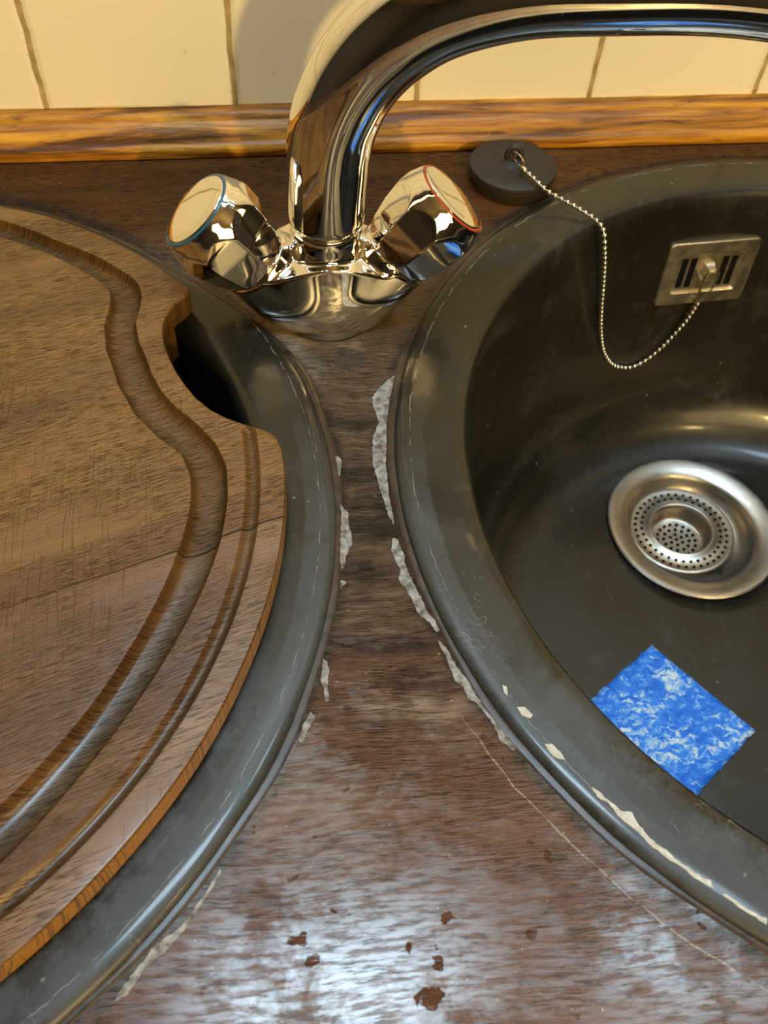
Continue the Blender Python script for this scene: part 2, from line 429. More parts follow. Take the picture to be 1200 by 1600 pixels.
def mat_cloth():
    b = NB('blue_speckled_foam')
    w1 = b.warp(160, 0.012, None, 3)
    n1 = b.noise(b.map(w1, rot=(0, 0, 0.6), scale=(170, 330, 200)), 1, 4, 0.6, 0.5)
    n2 = b.noise(None, 45, 3)
    f = b.math('ADD', n1, b.math('MULTIPLY', b.math('SUBTRACT', n2, 0.5), 0.5))
    pk = b.blob(w1, 0.2135, 0.198, 0.007, 0.006, 0.5)
    f = b.math('ADD', f, b.math('MULTIPLY', pk, 0.10))
    c = b.ramp(f, (0.34, (0.010, 0.14, 0.75)), (0.50, (0.03, 0.26, 0.95)), (0.57, (0.20, 0.48, 0.95)), (0.64, (0.70, 0.80, 0.90)), (0.8, (0.85, 0.85, 0.82)))
    return b.out(c, 0.65, 0.0, b.bump(n1, 0.8, 0.001))


M_worktop = mat_worktop(); M_board = mat_board(); M_trim = mat_trim(); M_tiles = mat_tiles()
M_sinkL = mat_sink(LC); M_sinkR = mat_sink(RC)
M_chrome = mat_chrome('chrome', 0.045, 0.5)
M_knob = mat_chrome('chrome_knob', 0.05, 0.35, (0.88, 0.87, 0.84))
M_steel = mat_steel(); M_plate = mat_steel('dull_plate_steel', (0.68, 0.60, 0.44), 0.36)
M_bead = mat_steel('bead_steel', (0.72, 0.68, 0.58), 0.22)
M_brass = mat_steel('dull_brass', (0.42, 0.34, 0.20), 0.35)
M_blue = mat_plain('blue_ring', (0.01, 0.10, 0.17), 0.3)
M_red = mat_plain('red_ring', (0.42, 0.07, 0.035), 0.3)
M_rubber = mat_plain('black_rubber', (0.020, 0.014, 0.008), 0.6, nz=0.25)
M_black = mat_plain('hollow_shade_black', (0.004, 0.004, 0.004), 0.9, spec=0.1)  # black colour stands in for the shade inside holes, slots and pipe
M_res = mat_residue(); M_cloth = mat_cloth(); M_scale = mat_plain('limescale', (0.42, 0.43, 0.43), 0.7, nz=0.3, scale=300)
M_bead_seal = mat_plain('dark_sealant', (0.030, 0.018, 0.012), 0.35, nz=0.75, scale=160)
M_ceil = mat_plain('ceiling_paint', (0.16, 0.12, 0.08), 0.9, nz=0.03, scale=3)
M_dark = mat_plain('dark_room_wall', (0.035, 0.028, 0.022), 0.8, nz=0.1, scale=3)
M_floor = mat_plain('dark_floor', (0.08, 0.05, 0.03), 0.5, nz=0.2, scale=5)


# ------------------------------------------------------------------ mesh helpers
def link(name, bm, mat, parent=None, smooth=True, kind=None):
    me = bpy.data.meshes.new(name); bm.to_mesh(me); bm.free()
    for m in (mat if isinstance(mat, (list, tuple)) else [mat]): me.materials.append(m)
    if smooth:
        for p in me.polygons: p.use_smooth = True
    o = bpy.data.objects.new(name, me); COL.objects.link(o)
    if parent: 
        o.parent = parent
        o.matrix_parent_inverse = Matrix.Translation(-parent.location)
    if kind: o['kind'] = kind
    return o


def sharp(o, ang=35):
    me = o.data
    try: me.set_sharp_from_angle(angle=R(ang))
    except Exception: pass
    return o


def thing(name, label, cat, loc=(0, 0, 0), group=None):
    o = bpy.data.objects.new(name, None); COL.objects.link(o); o.location = loc; o.empty_display_size = 0.02
    return tag(o, label, cat, group)


def tag(o, label, cat, group=None):
    o['label'] = label; o['category'] = cat
    if group: o['group'] = group
    return o


def box(bm, x0, x1, y0, y1, z0, z1, mi=0):
    v = [bm.verts.new((x, y, z)) for z in (z0, z1) for y in (y0, y1) for x in (x0, x1)]
    for f in ((0, 2, 3, 1), (4, 5, 7, 6), (0, 1, 5, 4), (2, 6, 7, 3), (0, 4, 6, 2), (1, 3, 7, 5)):
        bm.faces.new([v[i] for i in f]).material_index = mi


def frame_of(axis):
    a = Vector(axis).normalized()
    e = a.cross(Vector((0, 0, 1)))
    if e.length < 1e-4: e = Vector((1, 0, 0))
    e.normalize(); g = a.cross(e)
    return a, e, g


def loft(bm, rings, close_start=True, close_end=True, mi=0):
    """rings: lists of equal numbers of points"""
    vr = [[bm.verts.new(p) for p in r] for r in rings]
    n = len(vr[0])
    for a, b in zip(vr[:-1], vr[1:]):
        for i in range(n):
            f = bm.faces.new((a[i], a[(i + 1) % n], b[(i + 1) % n], b[i])); f.material_index = mi
    if close_start: bm.faces.new(vr[0][::-1]).material_index = mi
    if close_end: bm.faces.new(vr[-1]).material_index = mi
    return vr


def lathe(bm, prof, c=(0, 0, 0), axis=(0, 0, 1), n=64, cap0=False, cap1=False, mi=0, fn=None):
    """prof: (r, t) with t along the axis; r multiplied by fn(t, phi) if given"""
    a, e, g = frame_of(axis); c = Vector(c); rings = []
    for r, t in prof:
        rings.append([c + a * t + (e * cos(2 * pi * i / n) + g * sin(2 * pi * i / n)) * (r * (fn(t, 2 * pi * i / n) if fn else 1)) for i in range(n)])
    return loft(bm, rings, cap0, cap1, mi)


def catmull(pts, n=8):
    P_ = [Vector(p) for p in pts]; P_ = [P_[0] * 2 - P_[1]] + P_ + [P_[-1] * 2 - P_[-2]]
    out = []
    for i in range(1, len(P_) - 2):
        p0, p1, p2, p3 = P_[i - 1:i + 3]
        for k in range(n):
            t = k / n
            out.append(0.5 * ((2 * p1) + (p2 - p0) * t + (2 * p0 - 5 * p1 + 4 * p2 - p3) * t * t + (3 * p1 - p0 - 3 * p2 + p3) * t ** 3))
    out.append(P_[-2].copy())
    return out


def tube(bm, pts, rad, n=16, cap=True, mi=0):
    """pts: list of Vectors, rad: number or list"""
    T = []
    for i in range(len(pts)):
        a = pts[max(0, i - 1)]; b = pts[min(len(pts) - 1, i + 1)]
        T.append((b - a).normalized())
    ref = T[0].cross(Vector((0, 0, 1)))
    if ref.length < 1e-3: ref = T[0].cross(Vector((0, 1, 0)))
    ref.normalize(); rings = []
    for i, p in enumerate(pts):
        ref = (ref - T[i] * ref.dot(T[i])).normalized(); g = T[i].cross(ref)
        r = rad[i] if isinstance(rad, (list, tuple)) else rad
        rings.append([p + (ref * cos(2 * pi * k / n) + g * sin(2 * pi * k / n)) * r for k in range(n)])
    loft(bm, rings, cap, cap, mi)


def torus(bm, c, axis, R_, r_, n=32, m=10, sx=1.0, mi=0):
    a, e, g = frame_of(axis); c = Vector(c); vr = []
    for i in range(n):
        t = 2 * pi * i / n; d = e * cos(t) * sx + g * sin(t); ctr = c + d * R_
        dn = (e * cos(t) + g * sin(t)).normalized()
        vr.append([bm.verts.new(ctr + (dn * cos(2 * pi * k / m) + a * sin(2 * pi * k / m)) * r_) for k in range(m)])
    for i in range(n):
        A, B = vr[i], vr[(i + 1) % n]
        for k in range(m):
            bm.faces.new((A[k], B[k], B[(k + 1) % m], A[(k + 1) % m])).material_index = mi


def ball(bm, c, r, u=10, v=7):
    bmesh.ops.create_uvsphere(bm, u_segments=u, v_segments=v, radius=r, matrix=Matrix.Translation(c))


def fix(bm):
    bmesh.ops.recalc_face_normals(bm, faces=bm.faces[:])


# ------------------------------------------------------------------ room shell
WY = 0.475
def quad(name, pts, mat):
    bm = bmesh.new(); bm.faces.new([bm.verts.new(p) for p in pts])
    return link(name, bm, mat, smooth=False, kind='structure')

bm = bmesh.new(); box(bm, -1.6, 2.0, WY, WY + 0.1, -0.9, 1.6); fix(bm)
link('wall_back', bm, M_tiles, smooth=False, kind='structure')
bm = bmesh.new(); box(bm, -1.7, -1.6, -2.2, WY + 0.1, -0.9, 1.6); fix(bm)
link('wall_left', bm, M_dark, smooth=False, kind='structure')
bm = bmesh.new(); box(bm, 2.0, 2.1, -2.2, WY + 0.1, -0.9, 1.6); fix(bm)
link('wall_right', bm, M_dark, smooth=False, kind='structure')
bm = bmesh.new(); box(bm, -1.7, 2.1, -2.3, -2.2, -0.9, 1.6); fix(bm)
link('wall_front', bm, M_dark, smooth=False, kind='structure')
bm = bmesh.new(); box(bm, -1.7, 2.1, -2.3, WY + 0.1, 1.5, 1.6); fix(bm)
link('ceiling', bm, M_ceil, smooth=False, kind='structure')
bm = bmesh.new(); box(bm, -1.7, 2.1, -2.3, WY + 0.1, -1.0, -0.9); fix(bm)
link('floor', bm, M_floor, smooth=False, kind='structure')

# wooden upstand moulding at the foot of the tiles
prof = [(WY, 0.0004), (0.4570, 0.0004), (0.4562, 0.0012), (0.4560, 0.0060), (0.4568, 0.0074), (0.4585, 0.0080),
        (0.4592, 0.0086), (0.4605, 0.0112), (0.4630, 0.0140), (0.4660, 0.0160), (0.4672, 0.0166), (0.4676, 0.0178),
        (0.4686, 0.0192), (0.4705, 0.0202), (WY, 0.0206)]
bm = bmesh.new(); xs = [-0.8 + 0.02 * i for i in range(111)]
rr_ = random.Random(3)
rings = []
for x in xs:
    dz = 0.0003 * sin(x * 23) + rr_.uniform(-0.00012, 0.00012)
    rings.append([(x, y, z + (dz if z > 0.001 else 0)) for y, z in prof])
loft(bm, rings); fix(bm)
o = sharp(link('trim_1', bm, M_trim, kind='structure'), 50)

# ------------------------------------------------------------------ worktop with two round cut-outs
HR = 0.2215
def left_cut(a):
    """the left sink's flange is narrower towards the wall (metres taken off the radius)"""
    d = math.degrees(a) % 360
    if d > 180: d -= 360
    t = min(1, max(0, (d - 14) / 34)); t = t * t * (3 - 2 * t)
    u = min(1, max(0, (175 - d) / 20)) if d > 0 else 0
    return 0.0165 * t * u


def hr_at(c, a):
    return HR - (left_cut(a) if c == LC else 0)


def worktop():
    bm = bmesh.new()
    x0, x1, y0, y1, zt, zb = -0.75, 1.0, -0.13, WY - 0.0002, 0.0, -0.038
    from mathutils.geometry import delaunay_2d_cdt
    n = 128; vs = []; es = []; holes = []
    outer = [(x0, y0), (x1, y0), (x1, y1), (x0, y1)]
    vs += [Vector(p) for p in outer]; es += [(i, (i + 1) % 4) for i in range(4)]
    for c in (LC, RC):
        s = len(vs)
        for i in range(n):
            a = 2 * pi * i / n; q = hr_at(c, a); vs.append(Vector((c[0] + q * cos(a), c[1] + q * sin(a))))
        es += [(s + i, s + (i + 1) % n) for i in range(n)]
    v2, e2, f2, *_ = delaunay_2d_cdt(vs, es, [], 0, 1e-7)
    top = [bm.verts.new((v.x, v.y, zt)) for v in v2]; bot = [bm.verts.new((v.x, v.y, zb)) for v in v2]
    cnt = {}
    for f in f2:
        cx = sum(v2[i].x for i in f) / len(f); cy = sum(v2[i].y for i in f) / len(f)
        if any(math.hypot(cx - c[0], cy - c[1]) < hr_at(c, math.atan2(cy - c[1], cx - c[0])) - 0.0002 for c in (LC, RC)): continue
        bm.faces.new([top[i] for i in f]); bm.faces.new([bot[i] for i in reversed(f)])
        for a, b_ in zip(f, list(f[1:]) + [f[0]]):
            k = (min(a, b_), max(a, b_)); cnt[k] = cnt.get(k, 0) + 1
    for (a, b_), c in cnt.items():
        if c == 1: bm.faces.new((top[a], top[b_], bot[b_], bot[a]))
    fix(bm)
    return link('worktop', bm, M_worktop, smooth=False)

wt = worktop()
tag(wt, 'worn reddish brown wooden worktop with peeling varnish around two sinks', 'worktop')

POLY = {
  'R1': [(55.5,282.2),(52.0,279.9),(47.5,275.0),(43.5,269.4),(43.5,264.3),(44.3,260.9),(44.7,254.4),(41.8,248.2),(40.1,238.9),(39.5,231.4),(40.4,225.3),(40.6,219.4),(41.6,213.6),(42.4,206.5),(43.9,200.1),(44.4,202.8),(44.1,210.5),(44.3,220.6),(44.8,230.9),(46.6,243.1),(47.9,252.5),(49.4,260.5),(51.5,268.7),(53.7,275.4)],
  'R2': [(42.7,194.1),(41.5,188.9),(42.4,183.6),(43.8,179.6),(42.6,174.7),(45.1,169.5),(46.5,164.4),(47.9,159.5),(51.5,155.5),(53.5,151.2),(54.6,151.9),(53.7,155.9),(51.2,160.3),(50.0,166.5),(47.8,172.9),(46.2,180.7),(46.0,187.2),(44.6,193.3)],
  'R3': [(53.0,148.4),(53.9,144.3),(55.4,141.3),(55.7,136.8),(56.8,131.2),(59.4,128.8),(60.1,124.4),(63.1,122.0),(65.3,117.6),(67.4,113.3),(68.3,108.1),(72.3,103.7),(73.4,104.6),(70.6,109.9),(67.8,115.3),(64.9,120.8),(63.0,126.3),(61.0,131.9),(58.2,136.6),(56.7,142.3),(54.3,147.1)],
  'L1': [(23.4,238.1),(23.8,229.7),(24.0,226.5),(25.3,227.4),(26.7,235.5),(25.7,237.4)],
  'L2': [(23.6,213.1),(23.8,206.8),(22.7,198.7),(21.3,186.9),(21.1,181.8),(22.5,182.3),(23.5,187.4),(26.8,192.9),(26.9,198.3),(26.2,202.4),(26.7,207.9),(24.8,210.9)],
  'L3': [(20.3,176.2),(20.2,172.5),(22.6,176.0),(21.4,176.7)],
  'L4': [(11.1,144.7),(10.3,140.4),(9.4,136.1),(10.2,133.9),(10.6,128.0),(11.9,128.4),(11.6,133.8),(12.8,139.0),(12.5,143.5)],
  'L5': [(5.1,125.0),(2.4,121.2),(0.1,115.4),(1.4,114.3),(4.1,119.0),(6.6,123.3)],
  'L6': [(-26.5,76.6),(-30.5,70.9),(-35.3,65.0),(-39.1,61.0),(-46.4,56.6),(-51.7,50.5),(-56.0,46.0),(-56.8,43.7),(-53.3,44.9),(-49.0,51.0),(-42.7,55.3),(-36.2,61.6),(-31.5,68.2),(-26.5,75.1)],
  'W1': [(72.7,126.8),(72.6,123.7),(73.4,122.1),(74.0,126.0)],
  'W2': [(76.0,118.0),(77.0,114.9),(80.1,113.4),(80.9,114.5),(78.8,117.7)],
  'W3': [(82.4,104.0),(83.4,101.1),(85.5,98.6),(88.1,97.8),(87.1,100.7),(85.1,103.7)],
  'W4': [(94.8,87.8),(95.6,84.5),(98.7,82.1),(100.7,77.7),(104.7,73.1),(108.4,67.7),(112.3,63.3),(116.5,59.9),(119.4,56.2),(124.5,52.7),(124.3,55.1),(121.6,56.4),(117.6,60.2),(113.8,64.6),(109.0,69.6),(106.4,75.0),(105.7,78.2),(102.2,79.1),(99.0,83.1),(96.1,86.6)],
  'W5': [(126.4,50.6),(129.7,47.0),(134.5,43.2),(137.1,40.6),(137.8,42.4),(133.2,45.2),(129.4,48.9),(127.0,50.9)],
}

def patch(name, key, z, thick, mat, parent, seed=1):
    """thin uneven skin of dried sealant, outline in millimetres on the surface"""
    rnd = random.Random(seed)
    p = [Vector((x / 1000, y / 1000)) for x, y in POLY[key]]
    q = []
    for a, b_ in zip(p, p[1:] + p[:1]):
        k = max(2, int((b_ - a).length / 0.0011))
        nrm = Vector((-(b_ - a).y, (b_ - a).x)).normalized()
        for i in range(k):
            q.append(a.lerp(b_, i / k) + nrm * (rnd.uniform(-0.00028, 0.00028) if i else 0))
    from mathutils.geometry import tessellate_polygon
    cen = sum(q, Vector((0, 0))) / len(q)
    bm = bmesh.new()
    tp = [bm.verts.new((v.x, v.y, z + thick)) for v in q]; bt = [bm.verts.new((v.x, v.y, z - 0.0003)) for v in q]
    for t in tessellate_polygon([[v.to_3d() for v in q]]):
        try: bm.faces.new([tp[i] for i in t])
        except ValueError: pass
    for i in range(len(q)):
        j = (i + 1) % len(q); bm.faces.new((tp[i], tp[j], bt[j], bt[i]))
    fix(bm)
    return link(name, bm, mat, parent, smooth=False)

for i, k in enumerate(('R1', 'R2', 'R3', 'L1', 'L2', 'L3', 'L4', 'L5', 'L6')):
    patch('sealant_residue', k, 0.0, 0.00035, M_res if k not in ('L5', 'L6') else M_res, wt, 10 + i)

# ------------------------------------------------------------------ sinks
DR = (RC[0] - 0.008, RC[1] + 0.0895)      # drain axis
FZ = -0.176
def sink_profile():
    p = [(0.2200, -0.0040), (0.2250, 0.0001), (0.2253, 0.0007), (0.2249, 0.0016), (0.2238, 0.0024), (0.2220, 0.0029), (0.2195, 0.0031),
         (0.2160, 0.0030), (0.2110, 0.0028), (0.2060, 0.0026), (0.2010, 0.0024), (0.1980, 0.0021), (0.1962, 0.0014), (0.1948, 0.0002), (0.1938, -0.0016),
         (0.1930, -0.0045), (0.1922, -0.0100), (0.1912, -0.0200), (0.1895, -0.0400), (0.1875, -0.0650), (0.1855, -0.0900),
         (0.1838, -0.1100), (0.1822, -0.1250)]
    r0, z0, rad = 0.1822 - 0.045, -0.131, 0.045
    for i in range(0, 13):
        a = (pi / 2) * i / 12
        p.append((r0 + rad * cos(a) - 0.0003, z0 - rad * sin(a)))
    for r in (0.125, 0.11, 0.095, 0.08):
        p.append((r, FZ - 0.0006 * (0.137 - r) / 0.06))
    return p

def build_sink(label, c, mat):
    cx, cy = c
    root = thing('round_sink', label, 'sink', (cx, cy, 0))
    n = 160; bm = bmesh.new()
    prof = [q for q in sink_profile() if q[0] > 0.136]
    n = 240
    vr = lathe(bm, prof, (cx, cy, 0), n=n)
    cut = left_cut if c == LC else (lambda a: 0.0)
    for ring in vr:
        for v in ring:
            dx, dy = v.co.x - cx, v.co.y - cy; r = math.hypot(dx, dy); a = math.atan2(dy, dx)
            r2 = r - cut(a) * min(1, max(0, (r - 0.196) / 0.022)); v.co.x = cx + dx / r * r2; v.co.y = cy + dy / r * r2
    last = vr[-1]; zl = last[0].co.z
    hr = 0.0485; ddx, ddy = DR[0] - RC[0], DR[1] - RC[1]
    start = [v.co.copy() for v in last]; rl = prof[-1][0]
    prev = last; steps = 10
    for k in range(1, steps + 1):
        t = k / steps; ring = []
        for s in start:
            d = Vector((s.x - cx, s.y - cy)) / rl
            r = rl + (hr - rl) * t
            ring.append(bm.verts.new((cx + ddx * t + d.x * r, cy + ddy * t + d.y * r, zl - 0.0012 * t)))
        for i in range(n):
            bm.faces.new((prev[i], prev[(i + 1) % n], ring[(i + 1) % n], ring[i]))
        prev = ring
    # recess under the waste flange
    ring = [bm.verts.new((v.co.x, v.co.y, zl - 0.03)) for v in prev]
    for i in range(n): bm.faces.new((prev[i], prev[(i + 1) % n], ring[(i + 1) % n], ring[i]))
    fix(bm)
    # bowl normals should face up/inwards
    bowl = link('bowl', bm, mat, root)
    # old sealant fillet round the rim
    bm = bmesh.new()
    m = 240; rings = []
    for (r, z) in ((0.2246, -0.0002), (0.2249, 0.0007), (0.2256, 0.0005), (0.2266, 0.0005), (0.2276, 0.0003), (0.2284, -0.0002)):
        rings.append([(cx + (r - cut(a) + (0.0005 * sin(9 * a) + 0.0004 * sin(23 * a + 1) if r > 0.2255 else 0)) * cos(a),
                       cy + (r - cut(a) + (0.0005 * sin(9 * a) + 0.0004 * sin(23 * a + 1) if r > 0.2255 else 0)) * sin(a), z)
                      for a in [2 * pi * i / m for i in range(m)]])
    loft(bm, rings, False, False); fix(bm)
    link('sealant_bead', bm, M_bead_seal, root)
    return root, zl - 0.0012

sinkL, _ = build_sink('round dark sink on the left, mostly covered by the wooden board', LC, M_sinkL)
sinkR, ZD = build_sink('open round black sink bowl on the right with steel drain', RC, M_sinkR)
for i, k in enumerate(('W1', 'W2', 'W3', 'W4', 'W5')):
    o = patch('limescale_flake', k, 0.0030, 0.0003, M_scale, sinkR, 40 + i)
    o['label'] = 'whitish crusty flake on the rim'

# drain: flange
def drain():
    root = thing('sink_drain', 'stainless steel waste flange with perforated basket in right sink floor', 'drain', (DR[0], DR[1], ZD))
    c = (DR[0], DR[1], ZD + 0.0009)
    bm = bmesh.new()
    lathe(bm, [(0.0495, -0.0006), (0.0545, -0.0002), (0.0556, 0.0006), (0.0556, 0.0014), (0.0545, 0.0021), (0.0520, 0.0022), (0.0470, 0.0008),
               (0.0430, -0.0006), (0.0415, -0.0020), (0.0405, -0.0040), (0.0390, -0.0065), (0.0365, -0.0095), (0.0330, -0.0115), (0.0270, -0.0130), (0.0250, -0.0260)], c, n=96)
    fix(bm); sharp(link('flange', bm, M_steel, root), 28)
    bm = bmesh.new()
    lathe(bm, [(0.0255, -0.0255), (0.0200, -0.0258), (0.001, -0.026)], c, n=48, cap1=True)
    fix(bm); link('drain_pipe_floor', bm, M_black, root)
    # basket, sitting slightly tilted and off centre
    bm = bmesh.new()
    bc = Vector((DR[0] - 0.0050, DR[1] + 0.0020, ZD - 0.0060)); ax = Vector((-0.05, 0.03, 1)).normalized()
    lathe(bm, [(0.0335, -0.0012), (0.0345, 0.0000), (0.0340, 0.0010), (0.0325, 0.0010), (0.0300, 0.0002), (0.0260, 0.0006), (0.0225, 0.0014),
               (0.0212, 0.0022), (0.0202, 0.0024), (0.0194, 0.0016), (0.0190, -0.001), (0.0186, -0.0100), (0.0178, -0.0112), (0.0160, -0.0115), (0.001, -0.0108)],
          bc, ax, n=80, cap1=True)
    fix(bm)
    a, e, g = frame_of(ax)
    def hole_shade(r, t, z, s=0.0011):  # black disc laid on the steel, painting the shade inside a perforation
        q = bc + a * (z + 0.00012) + (e * cos(t) + g * sin(t)) * r
        vs = [bm.verts.new(q + (e * cos(2 * pi * k / 10) + g * sin(2 * pi * k / 10)) * s + a * ((r - 0.026) * 0)) for k in range(10)]
        f = bm.faces.new(vs); f.material_index = 1
        f.normal_update()
        if f.normal.dot(a) < 0: f.normal_flip()
    for k in range(38): hole_shade(0.0296, 2 * pi * k / 38, 0.00045)
    for k in range(34): hole_shade(0.0256, 2 * pi * (k + 0.5) / 34, 0.00090, 0.00105)
    hole_shade(0.0, 0, -0.0106)
    for ring_, cnt in ((0.0042, 6), (0.0084, 12), (0.0126, 18)):
        for k in range(cnt): hole_shade(ring_, 2 * pi * k / cnt + ring_ * 100, -0.0107)
    link('strainer_basket', bm, [M_steel, M_black], root)
drain()

# overflow plate on the back of the bowl
OA = R(93.3)
def overflow():
    zc = -0.0475; r = 0.1868
    n_in = Vector((-cos(OA), -sin(OA), 0.10)).normalized()        # towards the bowl, wall leans back
    c = Vector((RC[0] + r * cos(OA), RC[1] + r * sin(OA), zc))
    e = Vector((0, 0, 1)).cross(n_in).normalized() * -1            # +x
    u = n_in.cross(e).normalized()
    if u.z < 0: u = -u
    if e.x < 0: e = -e
    root = thing('overflow_cover', 'square metal overflow grille with four slots high on right bowl wall', 'overflow cover', tuple(c))
    def P_(a, b_, d): return c + e * a + u * b_ + n_in * d
    def rrect(w, h, rad, d, k=5):
        pts = []
        for (sx, sy, a0) in ((1, 1, 0), (-1, 1, 90), (-1, -1, 180), (1, -1, 270)):
            for i in range(k + 1):
                a = R(a0 + 90 * i / k); pts.append(P_(sx * (w / 2 - rad) + rad * cos(a), sy * (h / 2 - rad) + rad * sin(a), d))
        return pts
    W, H = 0.0575, 0.0425
    bm = bmesh.new()
    rings = [rrect(W - .001, H - .001, 0.003, -0.004), rrect(W, H, 0.0034, 0.0000), rrect(W, H, 0.0034, 0.0014), rrect(W - 0.0012, H - 0.0012, 0.0028, 0.0020),
             rrect(0.0420, 0.0265, 0.0020, 0.0020), rrect(0.0410, 0.0255, 0.0016, 0.0016), rrect(0.0404, 0.0249, 0.0014, 0.0004)]
    loft(bm, rings, True, True); fix(bm)
    sharp(link('frame', bm, M_plate, root), 30)
    for a in (-0.0158, -0.0102, 0.0102, 0.0158):  # solid black blocks, their colour standing for shade inside the openings
        bm = bmesh.new()
        loft(bm, [[P_(a - .0019, -.0098, d), P_(a + .0019, -.0098, d), P_(a + .0019, .0098, d), P_(a - .0019, .0098, d)] for d in (-0.0030, 0.0006)])
        fix(bm); o = link('slot_shade', bm, M_black, root, smooth=False); o['label'] = 'black block for the shade in a vertical opening'
    bm = bmesh.new()
    lathe(bm, [(0.0062, -0.0005), (0.0062, 0.0015), (0.0052, 0.0030), (0.0045, 0.0062), (0.0030, 0.0075)], P_(0, 0.001, 0), n_in, n=6, cap1=True)
    fix(bm); link('bolt', bm, M_plate, root, smooth=False)
    return P_
OP = overflow()

# chopping foam piece on the bowl floor
def foam():
    pts = [(0.2102, 0.2200), (0.2527, 0.1623), (0.2040, 0.1285), (0.1600, 0.1865)]
    z0 = FZ + 0.0006
    z0 = -0.1757
    bm = bmesh.new(); N = 18; rnd = random.Random(5)
    def at(u, v, z):
        a = Vector(pts[0]).lerp(Vector(pts[1]), u); b_ = Vector(pts[3]).lerp(Vector(pts[2]), u); q = a.lerp(b_, v)
        return Vector((q.x, q.y, z))
    G_ = [[None] * (N + 1) for _ in range(N + 1)]; B_ = [[None] * (N + 1) for _ in range(N + 1)]
    for i in range(N + 1):
        for j in range(N + 1):
            j1 = rnd.uniform(-.0004, .0004) if i in (0, N) or j in (0, N) else 0
            edge = 0.0008 if (i in (0, N) or j in (0, N)) else 0
            p = at(i / N, j / N, z0 + 0.0045 - edge + rnd.uniform(-.00022, .00022) + 0.0009 * sin(5 * i / N + 2) * sin(4 * j / N)); p.x += j1; p.y -= j1
            G_[i][j] = bm.verts.new(p); B_[i][j] = bm.verts.new((p.x, p.y, z0 + 0.0001))
    for i in range(N):
        for j in range(N):
            bm.faces.new((G_[i][j], G_[i + 1][j], G_[i + 1][j + 1], G_[i][j + 1]))
            bm.faces.new((B_[i][j], B_[i][j + 1], B_[i + 1][j + 1], B_[i + 1][j]))
    for i in range(N):
        bm.faces.new((G_[i][0], B_[i][0], B_[i + 1][0], G_[i + 1][0])); bm.faces.new((G_[i][N], G_[i + 1][N], B_[i + 1][N], B_[i][N]))
        bm.faces.new((G_[0][i], G_[0][i + 1], B_[0][i + 1], B_[0][i])); bm.faces.new((G_[N][i], B_[N][i], B_[N][i + 1], G_[N][i + 1]))
    fix(bm)
    o = link('foam_cloth_piece', bm, M_cloth)
    tag(o, 'square blue and white speckled foam pad lying in the right sink', 'cleaning pad')
foam()

